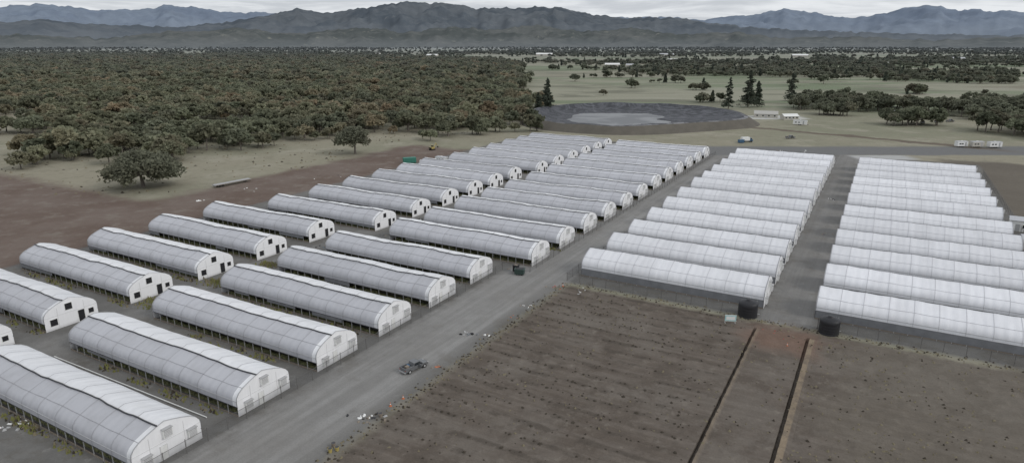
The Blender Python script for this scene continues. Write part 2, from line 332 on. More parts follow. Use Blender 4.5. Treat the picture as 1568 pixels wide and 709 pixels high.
# ------------------------------------------------------------ row-hole mounds and weeds
rd=random.Random(3)
M_TUFT=plain('dark_tuft_hole_shade',(.06,.05,.038),.95,var=.4,scale=1.)  # dark tufts; in the field rows the tone stands for shaded holes
M_DRY=plain('dry_weeds',(.19,.165,.11),.95,var=.4,scale=1.)
M_WEED=plain('yellow_green_weeds',(.17,.17,.06),.95,var=.4,scale=1.)
def tuft(b,x,y,z,r,h,mat,k=5):
    vv=[(x+rd.uniform(-.3,.3)*r,y+rd.uniform(-.3,.3)*r,z+h)]
    a0=rd.random()*6
    for i in range(k):
        a=a0+i*6.283/k; q=r*rd.uniform(.6,1.2); vv.append((x+math.cos(a)*q,y+math.sin(a)*q,z-.03))
    b.add(vv,[(0,i+1,(i+1)%k+1) for i in range(k)],mat)
bb=MB(); sv=46.2
while sv<119:
    tv=-52.5
    while tv<-17:
        if mn.noise(Vector((sv*.08,tv*.08,1)))>rd.uniform(-.6,.0):
            s_,t_=sv+rd.gauss(0,.2),tv+rd.gauss(0,.25); x,y,_=P(s_,t_); tuft(bb,x,y,gz(s_,t_),rd.uniform(.14,.36),rd.uniform(.05,.22),M_TUFT)  # dark mounds in place of row holes, their shade put into the colour
        tv+=rd.uniform(.8,1.5)
    sv+=3.3
for i in range(5200):
    s_,t_=rd.uniform(42,119),rd.uniform(-54,40)
    if t_<-5 and rd.random()<.5: continue
    if mn.noise(Vector((s_*.12,t_*.12,5)))<rd.uniform(-.4,.35): continue
    x,y,_=P(s_,t_); tuft(bb,x,y,gz(s_,t_),rd.uniform(.08,.3),rd.uniform(.06,.28),M_DRY if rd.random()<.65 else M_TUFT)
bb.obj('field_holes_and_weeds')
wb=MB()
for fs_,tr_ in [(q,-72.3) for q in Bf]+[(q,-66.3) for q in g2]+[(q,-125.3) for q in Af]:
    cl=[(rd.uniform(-40,-1),rd.uniform(.5,2.5)) for _ in range(4)]
    for c0,wd in cl:
        for i in range(int(22*wd)):
            s_=fs_-W-rd.uniform(.25,1.6); t_=tr_+c0+rd.gauss(0,wd); x,y,_=P(s_,t_); tuft(wb,x,y,0,rd.uniform(.12,.35),rd.uniform(.15,.6),rd.choice((M_WEED,M_DRY,M_WEED,M_TUFT)))
for s_c,t_c,sp_ in((70.5,-122,2.2),(84,-121,1.8),(62,-95,3),(98,-120,1.6)):
    for i in range(120):
        x,y,_=P(s_c+rd.gauss(0,sp_*.5),t_c+rd.gauss(0,sp_)); tuft(wb,x,y,0,rd.uniform(.15,.4),rd.uniform(.2,.8),rd.choice((M_WEED,M_DRY)))
for i in range(900):
    if i%2: s_,t_=rd.uniform(40,121),-54.6+rd.gauss(0,.7)
    else: s_,t_=121+rd.gauss(0,.6),rd.uniform(-54,36)
    x,y,_=P(s_,t_); tuft(wb,x,y,0,rd.uniform(.1,.3),rd.uniform(.08,.3),rd.choice((M_DRY,M_TUFT)))
for i in range(1500):
    x=rd.uniform(-240,0); y=rd.uniform(215,380)
    if x*CA-y*SA>-205 or mn.noise(Vector((x*.03,y*.03,3)))<rd.uniform(-.3,.3): continue
    tuft(wb,x,y,0,rd.uniform(.3,.9),rd.uniform(.15,.6),rd.choice((M_DRY,M_TUFT,M_DRY)))
wb.obj('weed_clumps')
# ------------------------------------------------------------ trees
def add_tubes(V,F,segs,seg=5):
    for a,c,r0,r1 in segs:
        a=np.array(a,float);c=np.array(c,float);d=c-a;d/=np.linalg.norm(d)+1e-9
        u=np.cross(d,[.3,.9,.1]);u/=np.linalg.norm(u);w=np.cross(d,u);o=len(V)
        for q,r in((a,r0),(c,r1)):
            for i in range(seg):
                an=2*math.pi*i/seg;V.append(tuple(q+u*math.cos(an)*r+w*math.sin(an)*r))
        for i in range(seg): F.append((o+i,o+(i+1)%seg,o+(i+1)%seg+seg,o+i+seg))
def leaves(centers,sizes,cnt,leaf,r,flat=.8):
    C=[]
    for c,s in zip(centers,sizes):
        q=r.normal(size=(cnt,3)); q/=np.linalg.norm(q,axis=1)[:,None]+1e-9; q*=(r.random((cnt,1))**.45)*s; q[:,2]*=flat; C.append(q+np.array(c))
    C=np.concatenate(C); n=len(C)
    u=r.normal(size=(n,3));u[:,2]*=.6;u/=np.linalg.norm(u,axis=1)[:,None];w=r.normal(size=(n,3));w[:,2]*=.6;w-=u*(u*w).sum(1)[:,None];w/=np.linalg.norm(w,axis=1)[:,None]
    sz=leaf*(.6+.8*r.random((n,1))); u*=sz;w*=sz*.7
    return np.stack([C-u-w,C+u-w,C+u+w,C-u+w],1).reshape(-1,3)
def mk_tree(name,V,F,L,leafmat):
    o=len(V); n=len(L)//4
    verts=np.concatenate([np.array(V,float).reshape(-1,3),L]); faces=np.array(F+[(o+4*i,o+4*i+1,o+4*i+2,o+4*i+3) for i in range(n)],dtype=np.int32)
    me=bpy.data.meshes.new(name); me.vertices.add(len(verts)); me.vertices.foreach_set('co',verts.ravel())
    me.loops.add(faces.size); me.loops.foreach_set('vertex_index',faces.ravel())
    me.polygons.add(len(faces)); me.polygons.foreach_set('loop_start',np.arange(0,faces.size,4)); me.polygons.foreach_set('loop_total',np.full(len(faces),4))
    me.materials.append(M_BARK); me.materials.append(leafmat)
    mi=np.zeros(len(faces),dtype=np.int32); mi[len(F):]=1; me.polygons.foreach_set('material_index',mi); me.update(calc_edges=True); me.validate(); return me
def oak(name,seed,R,Ht,ncl,cnt,leaf,mat,low=-.25):
    r=np.random.default_rng(seed); V=[];F=[];cen=[];siz=[]
    base=Ht*.2; ch=Ht-base; lob=r.uniform(.8,1.15,7)
    for i in range(ncl):
        a=r.uniform(0,2*math.pi); el=r.uniform(low,1.0); k=lob[int(a/(2*math.pi)*7)%7]
        rr=math.sqrt(max(0,1-max(el,0)**2))*math.sqrt(r.uniform(.15,.85))*k
        cen.append((R*rr*math.cos(a),R*rr*math.sin(a),base+ch*.40+ch*.48*el*r.uniform(.75,1.0))); siz.append(R*r.uniform(.2,.34))
    tr=R*.055; top=(r.uniform(-.3,.3),r.uniform(-.3,.3),base+ch*.2); segs=[((0,0,-.2),(0,0,base*.6),tr*1.25,tr),((0,0,base*.6),top,tr,tr*.75)]
    for c in cen[:max(6,ncl//3)]:
        mid=tuple(top[j]*.5+c[j]*.5+(0,0,-.3)[j] for j in range(3)); segs+=[(top,mid,tr*.45,tr*.25),(mid,c,tr*.25,tr*.08)]
    add_tubes(V,F,segs); return mk_tree(name,V,F,leaves(cen,siz,cnt,leaf,r),mat)
def pine(name,seed,Ht,R,mat,dens=1.):
    r=np.random.default_rng(seed); V=[];F=[];cen=[];siz=[]; segs=[((0,0,-.2),(0,0,Ht*.5),Ht*.016,Ht*.011),((0,0,Ht*.5),(0,0,Ht),Ht*.011,.04)]
    z=Ht*.12
    while z<Ht*.99:
        k=(1-z/Ht); rad=R*(k**.7)*r.uniform(.6,1.2)
        for j in range(int(r.integers(3,6)*dens+.5)):
            a=r.uniform(0,6.283); rr=rad*r.uniform(.5,1.15); tip=(rr*math.cos(a),rr*math.sin(a),z-rr*.18)
            segs.append(((0,0,z),tip,.07,.02))
            for q in(.35,.6,.85,1.): cen.append((tip[0]*q,tip[1]*q,z-rr*.18*q)); siz.append(.4+rr*.18)
        z+=Ht*.035*r.uniform(.7,1.3)
    for q in(.97,.99): cen.append((0,0,Ht*q)); siz.append(.4)
    add_tubes(V,F,segs,4); return mk_tree(name,V,F,leaves(cen,siz,16,.30,r,.6),mat)
def coll(name,meshes):
    c=bpy.data.collections.new(name)
    for i,me in enumerate(meshes):
        o=bpy.data.objects.new(me.name,me); c.objects.link(o)
    return c
near_oaks=coll('woodland_tree_kinds',[oak('oak_variant',i,5.3+.6*(i%3),7.8+1.1*(i%4),24,34,.60,M_OAK) for i in range(7)]+[oak('oak_variant',20+i,5.,9.5,20,32,.55,M_OAKG) for i in range(2)])
far_oaks=coll('distant_tree_kinds',[oak('far_tree_variant',40+i,6.2,8.2+1.2*(i%3),14,18,1.1,M_OAKG if i==2 else M_OAK) for i in range(5)])
val_trees=coll('valley_tree_kinds',[oak('valley_tree_variant',60+i,6.0,7.5+i%3,14,18,1.1,M_OAKG) for i in range(6)]+[pine('valley_conifer',70,11,3.2,M_PINE)])
right_trees=coll('grove_tree_kinds',[oak('grove_tree_variant',80+i,5.6,8.4+.8*i,24,38,.55,M_OAKG) for i in range(5)])
def scatter(name,pts,sc,collection,seed=1):
    me=bpy.data.meshes.new(name); me.from_pydata([(x,y,0) for x,y in pts],[],[])
    at=me.attributes.new('sc','FLOAT','POINT'); at.data.foreach_set('value',np.array(sc,dtype=np.float32))
    o=bpy.data.objects.new(name,me); scene.collection.objects.link(o)
    ng=bpy.data.node_groups.new(name,'GeometryNodeTree'); ng.interface.new_socket(name='Geometry',in_out='INPUT',socket_type='NodeSocketGeometry'); ng.interface.new_socket(name='Geometry',in_out='OUTPUT',socket_type='NodeSocketGeometry')
    N=ng.nodes; gi=N.new('NodeGroupInput');gout=N.new('NodeGroupOutput'); ip=N.new('GeometryNodeInstanceOnPoints'); ci=N.new('GeometryNodeCollectionInfo')
    ci.inputs[0].default_value=collection; ci.inputs['Separate Children'].default_value=True; ci.inputs['Reset Children'].default_value=True
    rv=N.new('FunctionNodeRandomValue'); rv.data_type='FLOAT_VECTOR'; rv.inputs[0].default_value=(0,0,0); rv.inputs[1].default_value=(0,0,6.283); rv.inputs['Seed'].default_value=seed
    na=N.new('GeometryNodeInputNamedAttribute'); na.data_type='FLOAT'; na.inputs[0].default_value='sc'
    ip.inputs['Pick Instance'].default_value=True
    lk=ng.links.new; lk(gi.outputs[0],ip.inputs['Points']); lk(ci.outputs[0],ip.inputs['Instance']); lk(rv.outputs[0],ip.inputs['Rotation']); lk(na.outputs[0],ip.inputs['Scale']); lk(ip.outputs[0],gout.inputs[0])
    md=o.modifiers.new('scatter','NODES'); md.node_group=ng; return o
def inpoly(x,y,poly):
    c=False; n=len(poly); j=n-1
    for i in range(n):
        xi,yi=poly[i];xj,yj=poly[j]
        if (yi>y)!=(yj>y) and x<(xj-xi)*(y-yi)/(yj-yi)+xi: c=not c
        j=i
    return c
def jit(x0,x1,y0,y1,st,fn,rd):
    pts=[]
    y=y0
    while y<y1:
        x=x0
        while x<x1:
            px,py=x+rd.uniform(-.48,.48)*st,y+rd.uniform(-.48,.48)*st
            if fn(px,py): pts.append((px,py))
            x+=st
        y+=st
    return pts
rd=random.Random(11)
wood=[(-420,330),(-300,340),(-262,385),(-235,330),(-210,294),(-182,282),(-161,292),(-134,305),(-110,330),(-94,354),(-68,366),(-32,384),(2,399),(18,432),(22,600),(4,690),(20,950),(9,1500),(-83,1950),(-500,2300),(-1991,2700),(-2600,2400),(-900,500)]
def wf(x,y):
    n3=mn.noise(Vector((x*.03,y*.03,6)))
    if not inpoly(x+n3*30,y+n3*30,wood): return False
    if x<-.9*y-60: return False
    if ((x+175)/45)**2+((y-565)/26)**2<1: return False
    if ((x+330)/150)**2+((y-800)/40)**2<1: return False
    if ((x+120)/90)**2+((y-1050)/40)**2<1: return False
    return mn.noise(Vector((x*.014,y*.014,0)))+.4*n3>-.34-.15*rd.random() and rd.random()<.92
pts=jit(-900,60,262,760,8.4,wf,rd)
for _ in range(50):
    k=rd.random(); x=-215+230*k; y=275+110*k+rd.gauss(0,8)
    if x<-150 or x>-60: pts.append((x,y))
scatter('oak_woodland',pts,[rd.choice((rd.uniform(.5,.8),rd.uniform(.8,1.2),rd.uniform(.8,1.3))) for _ in pts],near_oaks,1)
n1=len(pts)
pts=jit(-2400,60,760,1300,12.5,wf,rd)+jit(-2500,60,1300,2700,18,wf,rd); scatter('distant_woodland',pts,[rd.uniform(.7,1.4) for _ in pts],far_oaks,2)
print('woods',n1,len(pts))
def vf(x,y):
    if inpoly(x,y,wood) or abs(x)>.95*y+80: return False
    n=mn.noise(Vector((x*.0011,y*.0026,9)))+.5*mn.noise(Vector((x*.006,y*.012,4)))
    th=.20
    if y>2300: th=.0
    if x>.45*y and y>1450: th=-.05
    if y<1700 and x<.45*y: th=.30
    if y<1350: th=.38
    return n>th+rd.uniform(-.12,.12)
pts=jit(-100,1500,760,1700,15,vf,rd)+jit(-3000,3200,1700,3200,27,vf,rd)+jit(-5200,5200,3200,5600,48,vf,rd)
for (xa,ya,xb,yb,nn,w) in [(508,1392,607,1102,70,14),(325,1392,352,1380,14,10),(560,845,618,835,22,9),(195,725,210,720,5,5),(160,574,176,570,5,3),(60,1700,700,1500,110,18),(700,1500,1300,1330,120,16),(640,1050,900,960,50,8),(210,590,222,586,3,3),(60,1250,330,1290,34,7),(560,1180,700,1260,30,8),(250,1020,520,1080,34,8),(90,960,240,1000,14,6),(420,930,640,900,24,7),(100,1480,420,1440,50,10)]:
    for i in range(nn):
        k=rd.random(); pts.append((xa+(xb-xa)*k+rd.gauss(0,w),ya+(yb-ya)*k+rd.gauss(0,w*.6)))
for _ in range(26):
    y=rd.uniform(620,1600); x=rd.uniform(.08,.8)*y
    for q in range(rd.choice((1,1,2,5,8))): pts.append((x+rd.gauss(0,9),y+rd.gauss(0,9)))
scatter('valley_tree_line',pts,[rd.uniform(.5,1.2)*(1.0 if y<1800 else 1.3) for x,y in pts],val_trees,3); print('valley',len(pts))
grove=[(216,548),(213,478),(240,458),(262,470),(300,475),(310,420),(322,400),(268,388),(277,345),(430,345),(490,520),(406,540),(390,545),(334,505),(303,545),(262,575)]
def gf(x,y):
    if not inpoly(x,y,grove): return False
    return mn.noise(Vector((x*.02,y*.02,2)))>(-.08 if x<300 else -.3)-.25*rd.random()
pts=jit(200,500,330,590,9.,gf,rd)
for _ in range(14): pts.append((rd.uniform(216,240),rd.uniform(462,478)))
for _ in range(18): pts.append((rd.uniform(232,268),rd.uniform(405,424)))
scatter('roadside_grove',pts,[rd.uniform(.7,1.25) for _ in pts],right_trees,4)
def place(name,me,x,y,rz=0.,s=1.): return linkmesh(name,me,(x,y,0),rz,(s,s,s))
place('oak_tree',oak('oak_tree',101,11.6,12.8,95,90,.38,M_OAKG,-.45),-132,229)
place('oak_tree',oak('oak_tree',102,6.4,9.2,44,80,.36,M_OAK,-.4),-148,283)
place('oak_tree',oak('oak_tree',103,8.6,13.2,62,75,.36,M_OAKG),-73,302)
place('oak_tree',oak('oak_tree',104,5.4,8.4,30,70,.36,M_OAK),-172,276)
place('oak_tree',oak('oak_tree',105,9,9.5,40,70,.42,M_OAKG),-272,372)
place('oak_tree',oak('oak_tree',106,8,9.5,34,60,.5,M_OAKG),83,881)
for k,(x,y,h,r_,d) in enumerate([(26,488,25,6.,1.2),(187,525,29,8.0,1.4),(168,514,24,6.5,.8),(245,584,24,6.5,.9),(197,533,20,6.,1.),(19,480,15,4.5,1.)]):
    place('pine_tree',pine('pine_tree',200+k,h,r_,M_PINE,d),x,y)
# ------------------------------------------------------------ pond
rim=[(13,435),(20,472),(40,499),(79,512),(126,500),(147,470),(150,430),(137,402),(100,384),(62,372),(32,386),(16,405)]
def closed(pts,n=72):
    out=[];m_=len(pts)
    for k in range(n):
        u=k*m_/n; i=int(u); f=u-i; p0,p1,p2,p3=[pts[(i+q-1)%m_] for q in range(4)]
        out.append(tuple(.5*((2*p1[j])+(-p0[j]+p2[j])*f+(2*p0[j]-5*p1[j]+4*p2[j]-p3[j])*f*f+(-p0[j]+3*p1[j]-3*p2[j]+p3[j])*f**3) for j in range(2)))
    return out
rp=closed(rim); cx0=sum(q[0] for q in rp)/72; cy0=sum(q[1] for q in rp)/72
def ring(k,z,jz=0.,ox=0.,jr=0.):
    out=[]
    for i,(x,y) in enumerate(rp):
        kk=k*(1+jr*mn.noise(Vector((x*.03,y*.03,k*9)))); out.append((cx0+ox+(x-cx0)*kk,cy0+(y-cy0)*kk,z+mn.noise(Vector((x*.05,y*.05,k*5)))*jz))
    return out
m_l,nt,b=newmat('pond_liner'); p,x_,y_,z_=POS(nt); n=NOI(nt,p,.07,6,.7,2.2); n2=NOI(nt,VEC(nt,MA(nt,'MULTIPLY',x_,.25),MA(nt,'MULTIPLY',y_,.05)),1.,5,.6)
c=MIX(nt,SS(nt,n,.42,.6),(.038,.04,.046),(.095,.098,.11)); c=MIX(nt,SS(nt,n2,.54,.68,0,.5),c,(.15,.155,.17)); nt.links.new(c,b.inputs['Base Color']); b.inputs['Roughness'].default_value=.65; b.inputs['Specular IOR Level'].default_value=.25; BUMP(nt,b,n,.8,.8)
m_r,nt,b=newmat('liner_edge_band'); p,x_,y_,z_=POS(nt); n=NOI(nt,p,.12,5,.7); nt.links.new(MIX(nt,SS(nt,n,.42,.62),(.07,.07,.075),(.24,.24,.245)),b.inputs['Base Color']); b.inputs['Roughness'].default_value=.7
m_b,nt,b=newmat('berm_soil'); p,x_,y_,z_=POS(nt); n=NOI(nt,p,.2,5,.6); nt.links.new(MIX(nt,n,(.09,.083,.072),(.17,.155,.13)),b.inputs['Base Color']); b.inputs['Roughness'].default_value=.95
m_w,nt,b=newmat('pond_water'); p,x_,y_,z_=POS(nt); n=NOI(nt,p,.03,5,.6,1.); nt.links.new(MIX(nt,SS(nt,n,.42,.58),(.10,.105,.11),(.20,.205,.21)),b.inputs['Base Color']); b.inputs['Roughness'].default_value=.4; b.inputs['Specular IOR Level'].default_value=.3; BUMP(nt,b,NOI(nt,p,1.5,3,.6),.15,.05)
pb=MB()
R=[ring(1.12,-.05,0,0,.05),ring(1.035,4.6,.8),ring(1.0,4.9,.8),ring(.985,4.85,.8),ring(.86,2.4,.4),ring(.70,.9,.3,-3),ring(.36,.38,.1,-8,.2)]
for i in range(6):
    pb.add(R[i]+R[i+1],[(k,(k+1)%72,(k+1)%72+72,k+72) for k in range(72)],m_b if i<1 else (m_r if i==1 else m_l),True)
pb.add(ring(.62,.64,0,-14,.6),[list(range(72))],m_w)
pb.obj('reservoir_pond')
# ------------------------------------------------------------ mountains
def hill_mat(name,c1,c2,c3,sc,th=.6,hz=(.2,.22,.24),z0=0,z1=300):  # distance haze put into the hill colours, thicker towards the base
    m,nt,b=newmat(name); p,x,y,z=POS(nt); n=NOI(nt,p,sc,7,.68); n2=NOI(nt,p,sc*5,6,.7)
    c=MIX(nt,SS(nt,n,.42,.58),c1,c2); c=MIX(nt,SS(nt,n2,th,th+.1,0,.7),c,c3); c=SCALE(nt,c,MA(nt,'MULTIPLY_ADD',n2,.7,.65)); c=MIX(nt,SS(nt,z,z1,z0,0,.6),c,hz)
    nt.links.new(c,b.inputs['Base Color']); b.inputs['Roughness'].default_value=1; b.inputs['Specular IOR Level'].default_value=0; return m
def rangem(name,tab,Rc,depth,seed,mat,rough=.5,az0=-58,az1=58,NA=640,NR=64):
    azs=np.linspace(az0,az1,NA); ta=[q[0] for q in tab]; tv=[q[1] for q in tab]; crest=np.interp(azs,ta,tv); vs=[]
    for j in range(NR):
        u=j/(NR-1); Rr=Rc-depth*.62+depth*u; d=(u-.62)
        sh=(1-abs(d)/.62) if d<0 else max(0,1-d/.38); sh=sh*sh*(3-2*sh)*.5+sh*.5
        for i,a in enumerate(azs):
            ar=math.radians(a); x,y=Rr*math.sin(ar),Rr*math.cos(ar)
            zc=50+crest[i]*Rc+Rc*.0026*mn.noise(Vector((a*1.1,seed,0)))+Rc*.0020*mn.noise(Vector((a*2.9,seed,2)))+Rc*.0008*mn.noise(Vector((a*9,seed,2)))
            v=Vector((x/(depth*.17),y/(depth*.26),seed)); rn=1-2*abs(mn.noise(v)); rn+=.55*(1-2*abs(mn.noise(v*2.1)))+.3*(1-2*abs(mn.noise(v*4.3)))+.2*mn.noise(v*9)
            k=1+rough*(rn-.9)*(1-sh)
            vs.append((x,y,zc*sh*k-12))
    fs=[(j*NA+i,j*NA+i+1,(j+1)*NA+i+1,(j+1)*NA+i) for j in range(NR-1) for i in range(NA-1)]
    me=bpy.data.meshes.new(name); me.from_pydata(vs,[],fs); me.materials.append(mat); me.polygons.foreach_set('use_smooth',[True]*len(fs)); me.update()
    o=bpy.data.objects.new(name,me); scene.collection.objects.link(o)
back=[(-60,.035),(-45,.042),(-36.6,.0383),(-34.4,.0453),(-31.8,.0385),(-29,.0395),(-26.3,.0466),(-22.6,.0395),(-18.6,.038),(-12,.036),(0,.035),(12,.034),(15.7,.031),(17.7,.035),(19.6,.038),(21.5,.043),(23.9,.037),(26.2,.029),(28.3,.036),(29.7,.042),(31.1,.045),(33.1,.0385),(35,.036),(36.7,.035),(45,.04),(60,.035)]
main=[(-60,.02),(-45,.026),(-36.8,.0216),(-34.6,.0275),(-32,.022),(-29.1,.021),(-26,.020),(-23.4,.0248),(-20,.0339),(-17.3,.0456),(-15.1,.0392),(-12.6,.046),(-10.9,.0504),(-8.8,.056),(-5.6,.0547),(-2.9,.0475),(.3,.048),(3.6,.0495),(6.8,.0385),(9,.034),(12.1,.034),(14,.0325),(16,.027),(18.5,.022),(22,.017),(26,.014),(30,.011),(36,.008),(60,.01)]
foot=[(-60,.006),(-36,.010),(-31,.006),(-27,.013),(-22,.019),(-17,.012),(-13,.022),(-9,.014),(-5,.023),(-1,.019),(2,.025),(6,.016),(10,.021),(14,.011),(18,.015),(22,.006),(27,.009),(31,.003),(36,.006),(60,.006)]
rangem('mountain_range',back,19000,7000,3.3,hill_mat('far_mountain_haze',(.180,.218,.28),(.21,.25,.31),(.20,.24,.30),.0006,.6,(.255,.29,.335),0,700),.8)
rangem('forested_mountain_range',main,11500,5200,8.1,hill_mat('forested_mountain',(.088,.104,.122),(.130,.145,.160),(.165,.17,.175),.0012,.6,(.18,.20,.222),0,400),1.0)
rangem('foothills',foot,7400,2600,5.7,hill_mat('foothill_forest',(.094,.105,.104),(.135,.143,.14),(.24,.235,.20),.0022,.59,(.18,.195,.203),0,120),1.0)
# ------------------------------------------------------------ fences
m_f,nt,b=newmat('chain_link_mesh'); b.inputs['Base Color'].default_value=(.12,.12,.12,1); tb=nt.nodes.new('ShaderNodeBsdfTransparent'); mx=nt.nodes.new('ShaderNodeMixShader'); mx.inputs[0].default_value=.22
nt.links.new(tb.outputs[0],mx.inputs[1]); nt.links.new(b.outputs[0],mx.inputs[2]); nt.links.new(mx.outputs[0],nt.nodes['Material Output'].inputs[0])
M_FP=plain('fence_post_dark',(.14,.135,.13),.7)
def fence(pts,h=1.9,step=3.):
    fb=MB()
    for (s0,t0),(s1,t1) in zip(pts[:-1],pts[1:]):
        L=math.hypot(s1-s0,t1-t0); n=max(1,int(L/step)); a=P(s0,t0);c=P(s1,t1)
        fb.tube((a[0],a[1],h-.05),(c[0],c[1],h-.05),.025,.025,4,M_FP,False)
        fb.add([(a[0],a[1],.06),(c[0],c[1],.06),(c[0],c[1],h-.08),(a[0],a[1],h-.08)],[(0,1,2,3)],m_f)
        for i in range(n+1):
            q=i/n; x,y=a[0]+(c[0]-a[0])*q,a[1]+(c[1]-a[1])*q; fb.tube((x,y,-.1),(x+rd.uniform(-.05,.05),y+rd.uniform(-.05,.05),h+rd.uniform(.05,.2)),.05,.05,5,M_FP)
    return fb.obj('chain_link_fence')
fence([(30,-71.0),(121.5,-71.0),(123.5,-64.9),(306,-65.0)])
fence([(306,-55.2),(122.4,-55.2),(122.2,-16.2)])
fence([(122.2,-5.2),(122.2,36.6),(310,37)])
# ------------------------------------------------------------ objects
def pickup():
    b=MB(); G=M_SILV
    b.prism([(-2.75,.5),(-2.75,1.05),(1.3,1.08),(2.45,1.0),(2.7,.85),(2.75,.5)],-.93,.93,G)
    b.prism([(-.75,1.07),(-.6,1.72),(.65,1.76),(1.4,1.07)],-.80,.80,G)
    b.prism([(-.55,1.12),(-.48,1.62),(.6,1.66),(1.15,1.12)],-.815,.815,M_GLASS)
    b.prism([(1.43,1.09),(1.32,1.09),(.70,1.68),(.78,1.70)],-.7,.7,M_GLASS)
    b.box(-2.65,-.85,-.78,.78,1.05,1.062,M_BLACK)
    for y0,y1 in((-.93,-.80),(.80,.93)): b.box(-2.75,-.78,y0,y1,1.05,1.3,G)
    b.box(-2.75,-2.65,-.8,.8,1.05,1.3,G); b.box(-.85,-.76,-.8,.8,1.062,1.34,G)
    b.box(2.7,2.86,-.9,.9,.42,.68,M_LOUV); b.box(-2.9,-2.75,-.9,.9,.42,.62,M_LOUV); b.box(2.7,2.765,-.55,.55,.7,.84,M_BLACK)
    b.box(2.62,2.762,.6,.88,.72,.86,M_WHITE); b.box(2.62,2.762,-.88,-.6,.72,.86,M_WHITE)
    b.box(-2.77,-2.74,.72,.9,.8,1.0,M_RED); b.box(-2.77,-2.74,-.9,-.72,.8,1.0,M_RED)
    for y in(-1.05,.93): b.box(1.0,1.2,y,y+.12,1.1,1.28,M_BLACK)
    for x in(-1.75,1.75):
        for y0,y1 in((-.96,-.7),(.7,.96)): b.tube((x,y0,.4),(x,y1,.4),.4,.4,16,M_TYRE)
        for y0,y1 in((-.975,-.96),(.96,.975)): b.tube((x,y0,.4),(x,y1,.4),.22,.22,10,M_LOUV)
    b.box(.35,.42,-1.6,-.93,.55,1.4,G)
    b.box(-2.2,-1.5,-.5,.1,1.062,1.45,M_RUST); b.box(-1.4,-1.0,0,.6,1.062,1.3,M_BLUE)
    return b
x,y,_=P(74.1,-59.6); pickup().obj('pickup_truck',(x,y,0),math.radians(47),.05,.84)
def tank(r,h):
    b=MB(); n=24; pr=[(r,0),(r,.25)]
    z=.25
    while z<h-.5: pr+=[(r*.975,z+.08),(r,z+.16),(r,z+.42)]; z+=.5
    pr+=[(r,h-.05),(r*.9,h+.12),(r*.55,h+.38),(r*.26,h+.46),(r*.26,h+.6),(0.01,h+.62)]
    vs=[(q*math.cos(6.28318*i/n),q*math.sin(6.28318*i/n),z) for q,z in pr for i in range(n)]
    b.add(vs,[(k*n+i,k*n+(i+1)%n,(k+1)*n+(i+1)%n,(k+1)*n+i) for k in range(len(pr)-1) for i in range(n)],M_BLACK,True)
    b.tube((r,0,.3),(r+.5,0,.3),.05,.05,6,M_POST); b.tube((r*.98,.4,0),(r*.98,.4,h+.2),.04,.04,5,M_POST); return b
for s_,t_,r_,h_ in((122.2,-17.4,1.75,2.7),(121.4,-3.3,1.7,2.6)): tank(r_,h_).obj('water_tank',P(s_,t_),0)
def signb():
    b=MB(); b.box(-1.,1.,-.05,.05,.5,1.6,M_TEAL); b.box(-1.06,1.06,-.03,.03,.44,.5,M_WHITE); b.box(-1.06,1.06,-.03,.03,1.6,1.66,M_WHITE); b.box(-.8,.8,-.058,-.05,.7,1.4,M_WHITE)
    for x in(-.9,.9): b.box(x-.05,x+.05,-.06,.5,0,.06,M_POST); b.box(x-.04,x+.04,.05,.1,0,1.6,M_POST)
    return b
signb().obj('site_sign_board',P(116.9,-19.5),RZ+.4)
def dumpster(L,Wd,H,mat,lid=None):
    b=MB(); b.box(-L/2,L/2,-Wd/2,Wd/2,.2,H,mat,-.1,-.05)
    n=int(L/.6)
    for i in range(n+1):
        x=-L/2+L*i/n; b.box(x-.05,x+.05,-Wd/2-.12,Wd/2+.12,.25,H-.08,mat)
    b.box(-L/2-.14,L/2+.14,-Wd/2-.14,Wd/2+.14,H,H+.1,mat)
    b.box(-L/2+.1,L/2-.1,-Wd/2+.1,Wd/2-.1,H+.1,H+.14,lid or M_RUST)
    for x in(-L/2+.4,L/2-.4):
        for y in(-Wd/2+.2,Wd/2-.2): b.tube((x,y-.08,.12),(x,y+.08,.12),.14,.14,10,M_TYRE)
    return b
dumpster(2.0,1.4,1.3,plain('dark_green_bin',(.05,.08,.07),.5),M_BLACK).obj('waste_bin',P(121.,-66.2),RZ+.3)
dumpster(1.0,.9,1.6,M_BLACK).obj('waste_bin',P(122.,-67.7),RZ)
dumpster(5.2,2.4,2.3,M_GREEN,M_GREEN).obj('green_container',P(220.4,-174.7),RZ+.9)
def boxtrailer(L,Wd,H,mat,door=True,roof=None):
    b=MB(); b.box(-L/2,L/2,-Wd/2,Wd/2,.6,H,mat); b.box(-L/2-.05,L/2+.05,-Wd/2-.05,Wd/2+.05,H,H+.1,roof or M_ROOF)
    b.box(-L/2+.2,L/2+1.2,-.1,.1,.45,.6,M_FRAME)
    for x in(-.5,.5):
        for y0,y1 in((-Wd/2+.02,-Wd/2+.27),(Wd/2-.27,Wd/2-.02)): b.tube((x,y0,.38),(x,y1,.38),.38,.38,12,M_TYRE)
    if door:
        b.box(L*.2,L*.2+.8,-Wd/2-.03,-Wd/2,.65,H-.3,M_LOUV)
        for x in(-L*.35,-L*.12): b.box(x,x+.9,-Wd/2-.03,-Wd/2,1.5,2.1,M_GLASS)
    b.box(-.4,.4,-.4,.4,H+.1,H+.35,M_WHITE); return b
boxtrailer(5,2.4,2.7,M_WHITE).obj('box_trailer',P(227.2,-162.8),RZ,.03)
boxtrailer(3.2,2.2,2.2,M_WHITE,False).obj('box_trailer',P(219,-166),RZ+.4,.03)
boxtrailer(8,2.5,3.0,M_WHITE).obj('camper_trailer',(180,410.8,0),-.5,.08)
boxtrailer(6.2,2.5,2.9,M_CREAM).obj('box_trailer',(229,321,0),.1,.03)
boxtrailer(6.2,2.5,2.9,M_WHITE).obj('box_trailer',(237,320,0),.05,.03)
